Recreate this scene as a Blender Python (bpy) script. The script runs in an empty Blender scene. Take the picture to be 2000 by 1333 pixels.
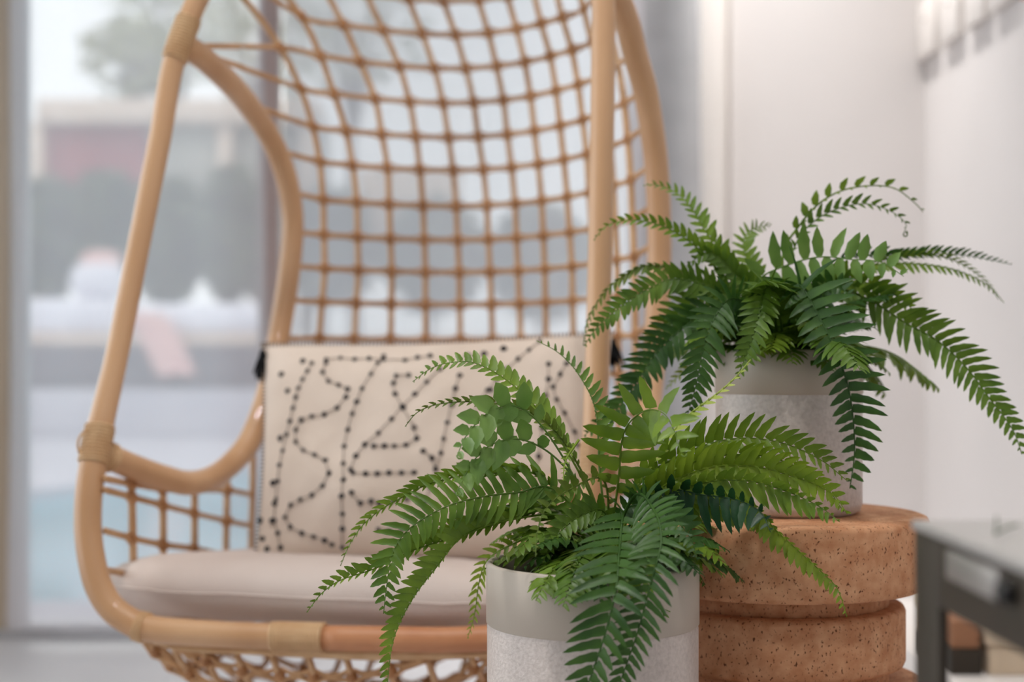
import bpy, bmesh, math, random
from mathutils import Vector, Matrix, noise
rnd = random.Random(7)
S = bpy.context.scene
C = S.collection

# ------------------------------------------------------------------ camera, world, lights
F = 2778.0           # focal length in pixels of the 2000 px wide frame
CX, HY = 1000.0, 722.0
CH = 0.70            # camera height
def at(px, py, Y):
    """world point seen at photo pixel (px,py) at distance Y"""
    return Vector(((px - CX) / F * Y, Y, CH - (py - HY) / F * Y))

cam_d = bpy.data.cameras.new('camera')
cam = bpy.data.objects.new('camera', cam_d); C.objects.link(cam)
cam.location = (0, 0, CH); cam.rotation_euler = (math.pi / 2, 0, 0)
cam_d.sensor_width = 36; cam_d.lens = F / 2000 * 36
cam_d.shift_y = (HY - 666.5) / 2000
cam_d.clip_start = 0.02
cam_d.dof.use_dof = True; cam_d.dof.focus_distance = 1.30; cam_d.dof.aperture_fstop = 2.9
S.camera = cam
S.cycles.max_bounces = 8; S.cycles.diffuse_bounces = 4; S.cycles.glossy_bounces = 3; S.cycles.transparent_max_bounces = 12
S.cycles.caustics_reflective = False; S.cycles.caustics_refractive = False
S.view_settings.view_transform = 'Standard'; S.view_settings.look = 'None'
S.view_settings.gamma = 1; S.view_settings.use_curve_mapping = False
S.view_settings.exposure = 0.34

w = bpy.data.worlds.new('sky'); S.world = w; w.use_nodes = True
bg = w.node_tree.nodes['Background']
bg.inputs[0].default_value = (0.975, 0.98, 1.0, 1); bg.inputs[1].default_value = 2.25

sun_d = bpy.data.lights.new('sun', 'SUN'); sun_d.energy = 1.2; sun_d.angle = math.radians(25)
sun_d.color = (1, .96, .9)
sun = bpy.data.objects.new('sun', sun_d); C.objects.link(sun)
sun.rotation_euler = (math.radians(38), math.radians(-28), 0)

# ------------------------------------------------------------------ materials
def srgb(r, g, b):
    f = lambda c: ((c / 255 + .055) / 1.055) ** 2.4 if c > 10 else c / 255 / 12.92
    return (f(r), f(g), f(b), 1)
def new_mat(name):
    m = bpy.data.materials.new(name); m.use_nodes = True
    nt = m.node_tree
    return m, nt, nt.nodes['Principled BSDF'], nt.nodes['Material Output']
def mat(name, col, rough=.6, col2=None, scale=20, detail=3, bump=0, bscale=80, spec=.4, metal=0, stretch=None, coat=0):
    m, nt, p, out = new_mat(name)
    p.inputs['Roughness'].default_value = rough
    p.inputs['Specular IOR Level'].default_value = spec
    p.inputs['Metallic'].default_value = metal
    if coat: p.inputs['Coat Weight'].default_value = coat
    p.inputs['Base Color'].default_value = col
    tc = nt.nodes.new('ShaderNodeTexCoord')
    mp = nt.nodes.new('ShaderNodeMapping')
    nt.links.new(tc.outputs['Object'], mp.inputs[0])
    if stretch: mp.inputs['Scale'].default_value = stretch
    if col2 is not None:
        n = nt.nodes.new('ShaderNodeTexNoise'); n.inputs['Scale'].default_value = scale
        n.inputs['Detail'].default_value = detail
        nt.links.new(mp.outputs[0], n.inputs['Vector'])
        r = nt.nodes.new('ShaderNodeValToRGB')
        r.color_ramp.elements[0].position = .35; r.color_ramp.elements[1].position = .68
        r.color_ramp.elements[0].color = col; r.color_ramp.elements[1].color = col2
        nt.links.new(n.outputs[0], r.inputs[0]); nt.links.new(r.outputs[0], p.inputs['Base Color'])
    if bump:
        n2 = nt.nodes.new('ShaderNodeTexNoise'); n2.inputs['Scale'].default_value = bscale
        n2.inputs['Detail'].default_value = 4
        nt.links.new(mp.outputs[0], n2.inputs['Vector'])
        b = nt.nodes.new('ShaderNodeBump'); b.inputs['Strength'].default_value = bump
        b.inputs['Distance'].default_value = .002
        nt.links.new(n2.outputs[0], b.inputs['Height']); nt.links.new(b.outputs[0], p.inputs['Normal'])
    return m
def leaf_mat(name, col, col2, rough=.4):
    m, nt, p, out = new_mat(name)
    tc = nt.nodes.new('ShaderNodeTexCoord')
    n = nt.nodes.new('ShaderNodeTexNoise'); n.inputs['Scale'].default_value = 28
    nt.links.new(tc.outputs['Object'], n.inputs['Vector'])
    r = nt.nodes.new('ShaderNodeValToRGB')
    r.color_ramp.elements[0].position = .36; r.color_ramp.elements[1].position = .66
    r.color_ramp.elements[0].color = col; r.color_ramp.elements[1].color = col2
    nt.links.new(n.outputs[0], r.inputs[0]); nt.links.new(r.outputs[0], p.inputs['Base Color'])
    p.inputs['Roughness'].default_value = rough; p.inputs['Specular IOR Level'].default_value = .4
    t = nt.nodes.new('ShaderNodeBsdfTranslucent'); nt.links.new(r.outputs[0], t.inputs[0])
    mx = nt.nodes.new('ShaderNodeMixShader'); mx.inputs[0].default_value = .28
    nt.links.new(p.outputs[0], mx.inputs[1]); nt.links.new(t.outputs[0], mx.inputs[2])
    nt.links.new(mx.outputs[0], out.inputs[0])
    n2 = nt.nodes.new('ShaderNodeTexNoise'); n2.inputs['Scale'].default_value = 240
    nt.links.new(tc.outputs['Object'], n2.inputs['Vector'])
    b = nt.nodes.new('ShaderNodeBump'); b.inputs['Strength'].default_value = .25; b.inputs['Distance'].default_value = .001
    nt.links.new(n2.outputs[0], b.inputs['Height']); nt.links.new(b.outputs[0], p.inputs['Normal'])
    return m

M = {}
M['pole'] = mat('rattan_pole', srgb(206, 164, 124), .42, srgb(190, 145, 104), 9, 3, .15, 60, .45, stretch=(1, 1, .35), coat=.35)
M['pole_red'] = mat('rattan_red', srgb(196, 138, 98), .45, srgb(178, 116, 76), 14, 3, .15, 60, .45)
M['strand'] = mat('cane_strand', srgb(212, 174, 134), .5, srgb(196, 152, 110), 22, 3, .2, 120, .4)
M['knot'] = mat('cane_wrap', srgb(190, 140, 96), .5, srgb(162, 112, 72), 26, 3, .2, 140, .4)
M['cross'] = mat('cane_cross', srgb(208, 166, 124), .5, srgb(190, 144, 100), 24, 3, .2, 140, .4)
M['bind'] = mat('binding_cane', srgb(214, 180, 138), .5, srgb(198, 158, 116), 30, 3, .2, 140, .4)
M['cushion'] = mat('linen_taupe', srgb(212, 198, 190), .9, srgb(203, 187, 179), 6, 2, .5, 420, .1)
M['pillow'] = mat('linen_natural', srgb(224, 208, 194), .9, srgb(214, 197, 182), 7, 2, .5, 420, .1)
M['stitch'] = mat('black_wool', srgb(64, 62, 64), .9, srgb(46, 46, 50), 60, 2, .4, 300, .1)
M['stitchline'] = mat('brown_thread', srgb(142, 128, 118), .9, srgb(124, 110, 102), 60, 2, 0, 1, .1)
M['tassel'] = mat('black_tassel', srgb(22, 22, 24), .9, srgb(34, 34, 36), 60, 2, .4, 300, .1)
M['glaze'] = mat('grey_glaze', srgb(184, 173, 160), .45, srgb(176, 164, 150), 8, 3, .05, 40, .4)
M['grit'] = mat('gritty_glaze', srgb(206, 194, 187), .36, srgb(190, 178, 171), 260, 2, .45, 330, .5)
M['soil'] = mat('dark_moss', srgb(40, 42, 30), .9, srgb(60, 56, 36), 60, 3, .8, 90, .2)
M['white'] = mat('white_paint', srgb(218, 213, 211), .6, srgb(213, 208, 206), 2, 2, .02, 60, .3)
M['whitetrim'] = mat('white_gloss', srgb(232, 226, 221), .35, srgb(228, 222, 217), 2, 2, 0, 60, .4)
M['ceil'] = mat('ceiling_paint', srgb(236, 234, 230), .8, srgb(232, 230, 226), 2, 2, .02, 60, .2)
M['floor'] = mat('pale_concrete', srgb(218, 215, 216), .45, srgb(206, 203, 205), 3, 4, .05, 30, .4)
M['terrace'] = mat('terrace_paving', srgb(190, 188, 196), .7, srgb(174, 172, 182), 1.5, 3, .1, 20, .3)
M['wood'] = mat('pale_oak', srgb(206, 190, 170), .5, srgb(192, 174, 152), 8, 4, .1, 60, .3, stretch=(1, 1, .1))
M['mull'] = mat('brown_mullion', srgb(190, 170, 164), .5, srgb(180, 160, 154), 8, 4, 0, 60, .3)
M['greymetal'] = mat('silver_frame', srgb(222, 222, 224), .4, srgb(214, 214, 216), 4, 2, 0, 60, .4)
M['steel'] = mat('charcoal_steel', srgb(58, 49, 39), .55, srgb(50, 43, 34), 18, 3, .05, 120, .35)
M['steeltop'] = mat('pale_zinc_top', srgb(194, 189, 187), .3, srgb(182, 177, 175), 6, 3, .03, 60, .5, metal=.25)
M['plate'] = mat('brushed_plate', srgb(170, 164, 160), .35, srgb(156, 150, 146), 40, 3, 0, 60, .5, metal=.5)
M['black'] = mat('black_paint', srgb(26, 24, 23), .45, srgb(34, 32, 30), 20, 2, 0, 60, .4)
M['cream'] = mat('cream_card', srgb(214, 196, 172), .8, srgb(200, 182, 158), 10, 2, .05, 80, .2)
M['browncard'] = mat('brown_card', srgb(160, 116, 88), .8, srgb(148, 104, 78), 10, 2, .05, 80, .2)
M['curtain'] = mat('grey_curtain', srgb(176, 176, 178), .9, srgb(168, 168, 170), 12, 2, .2, 200, .1)
M['red'] = mat('dusty_red', srgb(176, 96, 100), .8, srgb(160, 84, 92), 3, 3, .1, 20, .2)
M['pink'] = mat('pink_cloth', srgb(228, 190, 184), .9, srgb(218, 174, 170), 5, 2, .2, 60, .1)
M['lilac'] = mat('white_cushion_fabric', srgb(232, 230, 238), .9, srgb(222, 220, 230), 4, 2, .2, 60, .1)
M['dark'] = mat('void_shade', srgb(92, 84, 92), .7, srgb(80, 74, 82), 3, 3, .1, 20, .2)  # shade of the void under the outdoor bench, put into the colour
M['beige'] = mat('beige_beam', srgb(226, 206, 190), .7, srgb(214, 192, 176), 3, 3, .1, 20, .2)
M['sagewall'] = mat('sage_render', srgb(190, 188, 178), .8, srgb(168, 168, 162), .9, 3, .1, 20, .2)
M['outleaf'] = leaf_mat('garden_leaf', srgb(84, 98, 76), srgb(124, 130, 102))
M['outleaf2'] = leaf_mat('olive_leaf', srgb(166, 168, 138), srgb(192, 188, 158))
M['trunk'] = mat('tree_bark', srgb(120, 104, 90), .9, srgb(100, 86, 74), 8, 4, .4, 30, .2)
M['copper'] = mat('red_enamel', srgb(190, 70, 60), .4, srgb(170, 60, 52), 8, 2, 0, 60, .4)
M['rope'] = mat('natural_rope', srgb(214, 196, 166), .9, srgb(190, 168, 136), 90, 2, .4, 200, .1)
M['lamp_off'] = mat('lamp_housing', srgb(240, 238, 234), .4, srgb(236, 234, 230), 8, 2, 0, 60, .4)
LEAF = {
 'bright': leaf_mat('fern_bright', srgb(116, 144, 34), srgb(146, 170, 52)),
 'mid':    leaf_mat('fern_mid', srgb(92, 122, 32), srgb(122, 150, 46)),
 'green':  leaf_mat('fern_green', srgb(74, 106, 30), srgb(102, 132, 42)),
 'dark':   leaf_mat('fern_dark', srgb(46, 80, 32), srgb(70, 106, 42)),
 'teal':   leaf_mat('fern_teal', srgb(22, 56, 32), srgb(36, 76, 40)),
 'olive':  leaf_mat('fern_olive', srgb(86, 108, 36), srgb(112, 128, 48)),
 'sage':   leaf_mat('fern_underside', srgb(96, 132, 58), srgb(120, 152, 74)),
 'pale':   leaf_mat('fern_pale', srgb(150, 170, 70), srgb(172, 186, 92)),
}
# cork
m, nt, p, out = new_mat('cork'); M['cork'] = m
tc = nt.nodes.new('ShaderNodeTexCoord')
n = nt.nodes.new('ShaderNodeTexNoise'); n.inputs['Scale'].default_value = 70; n.inputs['Detail'].default_value = 5
nt.links.new(tc.outputs['Object'], n.inputs['Vector'])
r = nt.nodes.new('ShaderNodeValToRGB')
r.color_ramp.elements[0].position = .3; r.color_ramp.elements[1].position = .72
r.color_ramp.elements[0].color = srgb(184, 126, 88); r.color_ramp.elements[1].color = srgb(214, 164, 126)
nt.links.new(n.outputs[0], r.inputs[0])
v = nt.nodes.new('ShaderNodeTexNoise'); v.inputs['Scale'].default_value = 400; v.inputs['Detail'].default_value = 1
mp = nt.nodes.new('ShaderNodeMapping'); mp.inputs['Scale'].default_value = (1, 1, .7)
nt.links.new(tc.outputs['Object'], mp.inputs[0]); nt.links.new(mp.outputs[0], v.inputs['Vector'])
r2 = nt.nodes.new('ShaderNodeValToRGB')
r2.color_ramp.elements[0].position = .62; r2.color_ramp.elements[1].position = .74
r2.color_ramp.elements[0].color = (0, 0, 0, 1); r2.color_ramp.elements[1].color = (1, 1, 1, 1)
nt.links.new(v.outputs[0], r2.inputs[0])
mxc = nt.nodes.new('ShaderNodeMixRGB'); nt.links.new(r2.outputs[0], mxc.inputs[0])
nt.links.new(r.outputs[0], mxc.inputs[1]); mxc.inputs[2].default_value = srgb(104, 62, 40)
nt.links.new(mxc.outputs[0], p.inputs['Base Color']); p.inputs['Roughness'].default_value = .8
p.inputs['Specular IOR Level'].default_value = .2
b = nt.nodes.new('ShaderNodeBump'); b.inputs['Strength'].default_value = .35; b.inputs['Distance'].default_value = .001
b.invert = True
nt.links.new(r2.outputs[0], b.inputs['Height']); nt.links.new(b.outputs[0], p.inputs['Normal'])
# glass pane (thin sheet: mostly clear, mirror-like at grazing angles)
m, nt, p, out = new_mat('window_glass'); M['glass'] = m
tr = nt.nodes.new('ShaderNodeBsdfTransparent'); tr.inputs[0].default_value = (.95, .97, .97, 1)
gl = nt.nodes.new('ShaderNodeBsdfGlossy'); gl.inputs['Roughness'].default_value = .02
fr = nt.nodes.new('ShaderNodeFresnel'); fr.inputs[0].default_value = 1.5
mx = nt.nodes.new('ShaderNodeMixShader'); nt.links.new(fr.outputs[0], mx.inputs[0])
nt.links.new(tr.outputs[0], mx.inputs[1]); nt.links.new(gl.outputs[0], mx.inputs[2]); nt.links.new(mx.outputs[0], out.inputs[0])
# sheer voile
def voile(name, clear, col):
    m, nt, p, out = new_mat(name)
    tr = nt.nodes.new('ShaderNodeBsdfTransparent')
    tl = nt.nodes.new('ShaderNodeBsdfTranslucent'); tl.inputs[0].default_value = col
    df = nt.nodes.new('ShaderNodeBsdfDiffuse'); df.inputs[0].default_value = col
    m1 = nt.nodes.new('ShaderNodeMixShader'); m1.inputs[0].default_value = .5
    nt.links.new(tl.outputs[0], m1.inputs[1]); nt.links.new(df.outputs[0], m1.inputs[2])
    m2 = nt.nodes.new('ShaderNodeMixShader'); m2.inputs[0].default_value = clear
    nt.links.new(m1.outputs[0], m2.inputs[1]); nt.links.new(tr.outputs[0], m2.inputs[2])
    nt.links.new(m2.outputs[0], out.inputs[0])
    return m
M['voile'] = voile('clear_voile', .27, srgb(232, 227, 231))
M['voile2'] = voile('dense_voile', .14, srgb(218, 213, 217))
# water
m, nt, p, out = new_mat('pool_water'); M['water'] = m
p.inputs['Base Color'].default_value = srgb(96, 170, 186); p.inputs['Roughness'].default_value = .12
n = nt.nodes.new('ShaderNodeTexNoise'); n.inputs['Scale'].default_value = 3
b = nt.nodes.new('ShaderNodeBump'); b.inputs['Strength'].default_value = .4; b.inputs['Distance'].default_value = .05
nt.links.new(n.outputs[0], b.inputs['Height']); nt.links.new(b.outputs[0], p.inputs['Normal'])

# ------------------------------------------------------------------ object helpers
def obj(name, verts, faces, material, parent=None, smooth=True):
    me = bpy.data.meshes.new(name); me.from_pydata([tuple(v) for v in verts], [], faces); me.update()
    if isinstance(material, (list, tuple)):
        for k in material: me.materials.append(k)
    else: me.materials.append(material)
    if smooth:
        me.polygons.foreach_set('use_smooth', [True] * len(me.polygons))
    o = bpy.data.objects.new(name, me); C.objects.link(o)
    if parent is not None:
        o.parent = parent; o.matrix_parent_inverse = Matrix.Translation(-parent.location)
    return o
def tag(o, label, cat, group=None):
    o['label'] = label; o['category'] = cat
    if group: o['group'] = group
    return o
def thing(name, label, cat, loc, group=None):
    o = bpy.data.objects.new(name, None); o.empty_display_size = .05; C.objects.link(o); o.location = loc
    return tag(o, label, cat, group)
def struct(o): o['kind'] = 'structure'; return o
class MB:
    def __init__(s): s.v = []; s.f = []
    def add(s, v, f):
        k = len(s.v); s.v += list(v); s.f += [tuple(i + k for i in q) for q in f]
    def box(s, a, b, bev=0):
        if bev:
            bm = bmesh.new(); bmesh.ops.create_cube(bm, size=1)
            for q in bm.verts:
                q.co = Vector([(a[i] + b[i]) / 2 + q.co[i] * abs(b[i] - a[i]) for i in range(3)])
            bmesh.ops.bevel(bm, geom=bm.edges[:] + bm.verts[:], offset=bev, segments=2, affect='EDGES', profile=.5)
            bm.verts.index_update()
            s.add([q.co.copy() for q in bm.verts], [[q.index for q in f.verts] for f in bm.faces]); bm.free(); return s
        x0, y0, z0 = [min(a[i], b[i]) for i in range(3)]; x1, y1, z1 = [max(a[i], b[i]) for i in range(3)]
        s.add([Vector(t) for t in ((x0,y0,z0),(x1,y0,z0),(x1,y1,z0),(x0,y1,z0),(x0,y0,z1),(x1,y0,z1),(x1,y1,z1),(x0,y1,z1))],
              [(0,3,2,1),(4,5,6,7),(0,1,5,4),(1,2,6,5),(2,3,7,6),(3,0,4,7)]); return s
    def tube(s, pts, rad, seg=8, closed=False):
        n = len(pts); R = rad if hasattr(rad, '__len__') else [rad] * n
        T = []
        for i in range(n):
            a = pts[i - 1] if (i > 0 or closed) else pts[0]
            b = pts[(i + 1) % n] if (i < n - 1 or closed) else pts[-1]
            t = b - a
            T.append(t.normalized() if t.length > 1e-9 else (T[-1] if T else Vector((0, 0, 1))))
        up = Vector((0, 0, 1)) if abs(T[0].z) < .9 else Vector((1, 0, 0))
        N = (up - T[0] * up.dot(T[0])).normalized(); v = []
        for i in range(n):
            N = (N - T[i] * N.dot(T[i])).normalized(); B = T[i].cross(N)
            for k in range(seg):
                a = 2 * math.pi * k / seg
                v.append(pts[i] + (N * math.cos(a) + B * math.sin(a)) * R[i])
        f = []
        for i in range(n if closed else n - 1):
            j = (i + 1) % n
            for k in range(seg):
                l = (k + 1) % seg
                f.append((i * seg + k, i * seg + l, j * seg + l, j * seg + k))
        if not closed:
            f.append(tuple(range(seg - 1, -1, -1))); f.append(tuple((n - 1) * seg + k for k in range(seg)))
        s.add(v, f); return s
    def lathe(s, prof, c, seg=64, close=False):
        v = []; f = []; n = len(prof)
        for (r_, z) in prof:
            for k in range(seg):
                a = 2 * math.pi * k / seg
                v.append(Vector((c[0] + r_ * math.cos(a), c[1] + r_ * math.sin(a), z)))
        for i in range(n - 1):
            for k in range(seg):
                l = (k + 1) % seg
                f.append((i * seg + k, i * seg + l, (i + 1) * seg + l, (i + 1) * seg + k))
        if close:
            for k in range(seg):
                l = (k + 1) % seg
                f.append(((n - 1) * seg + k, (n - 1) * seg + l, l, k))
        s.add(v, f); return s
    def ball(s, c, r, seg=8, rings=5):
        r = r if hasattr(r, '__len__') else (r, r, r)
        v = [Vector((c[0], c[1], c[2] + r[2]))]; f = []
        for i in range(1, rings):
            a = math.pi * i / rings
            for k in range(seg):
                q = 2 * math.pi * k / seg
                v.append(Vector((c[0] + r[0] * math.sin(a) * math.cos(q), c[1] + r[1] * math.sin(a) * math.sin(q), c[2] + r[2] * math.cos(a))))
        v.append(Vector((c[0], c[1], c[2] - r[2]))); e = len(v) - 1
        for k in range(seg): f.append((0, 1 + k, 1 + (k + 1) % seg))
        for i in range(rings - 2):
            for k in range(seg):
                l = (k + 1) % seg
                f.append((1 + i * seg + k, 1 + (i + 1) * seg + k, 1 + (i + 1) * seg + l, 1 + i * seg + l))
        for k in range(seg): f.append((e, 1 + (rings - 2) * seg + (k + 1) % seg, 1 + (rings - 2) * seg + k))
        s.add(v, f); return s
    def build(s, name, material, parent=None, smooth=True):
        return obj(name, s.v, s.f, material, parent, smooth)
def sharp(o, ang=35):
    me = o.data
    bm = bmesh.new(); bm.from_mesh(me)
    for e in bm.edges:
        if len(e.link_faces) == 2 and e.calc_face_angle() > math.radians(ang): e.smooth = False
    bm.to_mesh(me); bm.free(); return o
def spline(P, per=8, closed=False):
    """Catmull-Rom through P (Vectors)"""
    n = len(P); out = []
    rng = n if closed else n - 1
    for i in range(rng):
        p1, p2 = P[i], P[(i + 1) % n]
        p0 = P[i - 1] if (i > 0 or closed) else p1 * 2 - p2
        p3 = P[(i + 2) % n] if (i + 2 < n or closed) else p2 * 2 - p1
        for k in range(per):
            t = k / per; t2 = t * t; t3 = t2 * t
            out.append(.5 * ((2 * p1) + (p2 - p0) * t + (2 * p0 - 5 * p1 + 4 * p2 - p3) * t2 + (3 * p1 - p0 - 3 * p2 + p3) * t3))
    if not closed: out.append(P[-1].copy())
    return out
def resample(P, n):
    L = [0]
    for a, b in zip(P, P[1:]): L.append(L[-1] + (b - a).length)
    tot = L[-1]; out = []; j = 0
    for i in range(n):
        d = tot * i / (n - 1)
        while j < len(P) - 2 and L[j + 1] < d: j += 1
        k = (d - L[j]) / max(1e-9, L[j + 1] - L[j])
        out.append(P[j].lerp(P[j + 1], min(1, max(0, k))))
    return out, tot
def interp(tab, x):
    """linear lookup in [(x,y),...] sorted by x, extrapolating"""
    if x <= tab[0][0]: a, b = tab[0], tab[1]
    elif x >= tab[-1][0]: a, b = tab[-2], tab[-1]
    else:
        for a, b in zip(tab, tab[1:]):
            if a[0] <= x <= b[0]: break
    return a[1] + (b[1] - a[1]) * (x - a[0]) / (b[0] - a[0])

# ------------------------------------------------------------------ the room
GY = 3.72                      # window line
XR = 1.08                      # right wall
struct(MB().box((-2.6, -3.0, -.10), (XR + .1, GY + .12, 0)).build('floor', M['floor'], None, False))
struct(MB().box((-2.6, -3.0, 2.75), (XR + .1, GY + .2, 2.85)).build('ceiling', M['ceil'], None, False))
struct(MB().box((XR, -3.0, 0), (XR + .1, GY + .2, 2.75)).build('wall_right', M['white'], None, False))
struct(MB().box((-2.6, -3.1, 0), (XR + .1, -3.0, 2.75)).build('wall_front_light_block', M['white'], None, False))  # unseen wall behind the camera, added to block light from that side
x0 = (1426 - CX) / F * GY
struct(MB().box((x0, GY, 0), (XR, GY + .12, 2.75)).build('wall_back', M['white'], None, False))
xa = (1366 - CX) / F * (GY - .05); xb = (1417 - CX) / F * (GY - .05)
struct(sharp(MB().box((xa, GY - .05, 0), (xb, GY + .12, 2.75), .004).build('trim_1', M['whitetrim'])))
struct(MB().box((xb, GY + .02, 0), (x0, GY + .12, 2.75)).build('trim_2', M['whitetrim'], None, False))
struct(MB().box((x0, GY - .014, 0), (XR, GY, .10)).build('baseboard_back', M['whitetrim'], None, False))
struct(MB().box((XR - .014, -3, 0), (XR, GY - .014, .10)).build('baseboard_right', M['whitetrim'], None, False))
# glazing: sill, head, posts, panes
def post(px0, px1, material, name, d=.06, y=GY):
    a = (px0 - CX) / F * y; b = (px1 - CX) / F * y
    return struct(sharp(MB().box((a, y, .03), (b, y + d, 2.62), .003).build(name, material)))
struct(MB().box((-2.6, GY, 0), (xa, GY + .10, .03)).build('trim_3', M['greymetal'], None, False))
struct(MB().box((-2.6, GY, 2.62), (xa, GY + .10, 2.75)).build('trim_4', M['greymetal'], None, False))
post(-30, 16, M['wood'], 'trim_5', .05, GY - .06)
post(28, 46, M['greymetal'], 'trim_6')
post(503, 545, M['mull'], 'trim_7')
post(1230, 1262, M['greymetal'], 'trim_8')
for i, (a, b) in enumerate(((-900, -30), (16, 28), (46, 503), (545, 1230))):
    fr_ = MB().box(((a - CX) / F * GY, GY + .03, .03), ((b - CX) / F * GY, GY + .036, 2.62)).build('window_%d' % (i + 1), M['glass'], None, False)
    struct(fr_)
struct(MB().box((-2.6, GY - .01, .0), (-2.5, GY + .1, 2.75)).build('trim_9', M['wood'], None, False))

# glazed left side of the room
struct(MB().box((-2.6, -3.0, 0), (-2.54, GY, .05)).build('trim_10', M['greymetal'], None, False))
struct(MB().box((-2.6, -3.0, 2.6), (-2.54, GY, 2.75)).build('trim_11', M['greymetal'], None, False))
for i, y_ in enumerate((-2.98, -1.3, .4, 2.1)):
    struct(MB().box((-2.6, y_, .05), (-2.54, y_ + .06, 2.6)).build('trim_%d' % (12 + i), M['wood'], None, False))
struct(MB().box((-2.575, -3.0, .05), (-2.569, GY, 2.6)).build('window_4', M['glass'], None, False))
def curtain(name, px0, px1, y, folds, amp, material, z0=.04, z1=2.66, seed=1):
    r_ = random.Random(seed); a = (px0 - CX) / F * y; b = (px1 - CX) / F * y
    nx, nz = folds * 10, 14; v = []; f = []
    ph = [r_.uniform(-.5, .5) for _ in range(folds + 2)]
    for j in range(nz + 1):
        t = j / nz
        for i in range(nx + 1):
            s = i / nx; k = s * folds
            y_ = y + amp * math.sin(2 * math.pi * k + ph[int(k)] * (k - int(k)) * (1 - (k - int(k))) * 4) * (1 - .25 * t) + .008 * math.sin(5 * t + 3 * s)
            v.append(Vector((a + (b - a) * s + .01 * math.sin(4 * t + 7 * s), y_, z0 + (z1 - z0) * t)))
    for j in range(nz):
        for i in range(nx):
            q = j * (nx + 1) + i; f.append((q, q + 1, q + nx + 2, q + nx + 1))
    return obj(name, v, f, material)
tag(curtain('sheer_curtain', 12, 512, GY - .10, 3, .007, M['voile'], seed=3), 'sheer white curtain hanging over the window left of the hanging chair', 'curtain', 'curtains along the window')
tag(curtain('sheer_curtain', 548, 1255, GY - .10, 4, .008, M['voile2'], seed=5), 'denser pale sheer curtain hanging behind the woven chair back', 'curtain', 'curtains along the window')
tag(curtain('grey_curtain', 1225, 1364, GY - .055, 1, .02, M['curtain'], seed=8), 'grey curtain gathered beside the white door trim', 'curtain', 'curtains along the window')
tag(MB().tube([Vector((-2.5, GY - .09, 2.68)), Vector((xa, GY - .09, 2.68))], .012).build('curtain_rod', M['greymetal']), 'slim metal curtain rod above the sheer curtains', 'curtain rod')

# small square plaques on the right wall
PL = [(1807, 1839, 121, 9), (1851, 1886, 92, -22), (1900, 1938, 60, -58), (1948, 1990, 27, -98)]
PN = ['small white wall plaque, the leftmost and farthest of the row', 'second small white wall plaque from the room corner', 'third small white wall plaque from the room corner', 'nearest small white wall plaque, beside a red tag']
for (a, b, yb, yt), lb in zip(PL, PN):
    Ya = XR * F / (a - CX); Yb = XR * F / (b - CX)
    zb = CH + (HY - yb) / F * Ya; zt = CH + (HY - yt) / F * Ya
    t = thing('wall_plaque', lb, 'plaque', (XR, (Ya + Yb) / 2, zb), 'white plaques on the right wall')
    sharp(MB().box((XR - .022, Yb, zb), (XR, Ya, zt), .003).build('plate', M['whitetrim'], t))
    MB().ball((XR - .023, (Ya + Yb) / 2, zb + (zt - zb) * .62), .005).build('screw', M['plate'], t)
rt = MB().box((XR - .024, 2.82, CH + 722 / F * 3.0 - .01), (XR, 2.96, CH + 722 / F * 3.0 + .10), .003).build('wall_tag', M['copper'])
tag(sharp(rt), 'red tag on the white right wall at the top edge', 'tag')

# downlights
def downlight(x, y, power, lb, size=.16, spread=150):
    t = thing('downlight', lb, 'downlight', (x, y, 2.75), 'recessed ceiling downlights')
    MB().lathe([(.085, 2.75), (.085, 2.742), (.06, 2.742), (.055, 2.75)], (x, y), 32).build('bezel', M['lamp_off'], t)
    me, nt, p, out = new_mat('lamp_glow')
    p.inputs['Emission Color'].default_value = (1, .93, .84, 1); p.inputs['Emission Strength'].default_value = 8
    MB().lathe([(.0005, 2.745), (.056, 2.745)], (x, y), 24).build('diffuser', me, t)
    ld = bpy.data.lights.new('downlight_beam', 'AREA'); ld.shape = 'DISK'; ld.size = size; ld.energy = power
    ld.color = (1, .975, .95); ld.spread = math.radians(spread)
    lo = bpy.data.objects.new('downlight_beam', ld); C.objects.link(lo); lo.location = (x, y, 2.735)
DL = [(.64, 3.45, 6.5, 'ceiling downlight nearest the back wall corner', .12, 66), (.75, 2.0, 3, 'ceiling downlight above the dark table side'),
      (-.6, 1.0, 12, 'ceiling downlight in front of the hanging chair'), (.2, .2, 8, 'ceiling downlight nearest the room entrance')]
for d in DL: downlight(*d)

# ------------------------------------------------------------------ outside
struct(MB().box((-30, GY + .12, -.12), (30, 4.42, -.02)).build('terrace_near', M['terrace'], None, False))
struct(MB().box((-30, -12, -.12), (-2.6, GY + .12, -.02)).build('terrace_side', M['terrace'], None, False))
pool = MB()
pa, pb, pc, pd = Vector((-30, 4.15, -.05)), Vector((30, 4.15, -.05)), Vector((30, 19.0, -.05)), Vector((-30, 4.6, -.05))
pool.add([Vector((-30, 4.42, -.06)), Vector((30, 4.42, -.06)), Vector((30, 40, -.06)), Vector((-30, 40, -.06))], [(0, 1, 2, 3)])
tag(pool.build('pool_water', M['water'], None, False), 'turquoise swimming pool water outside the window', 'pool')
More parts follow.
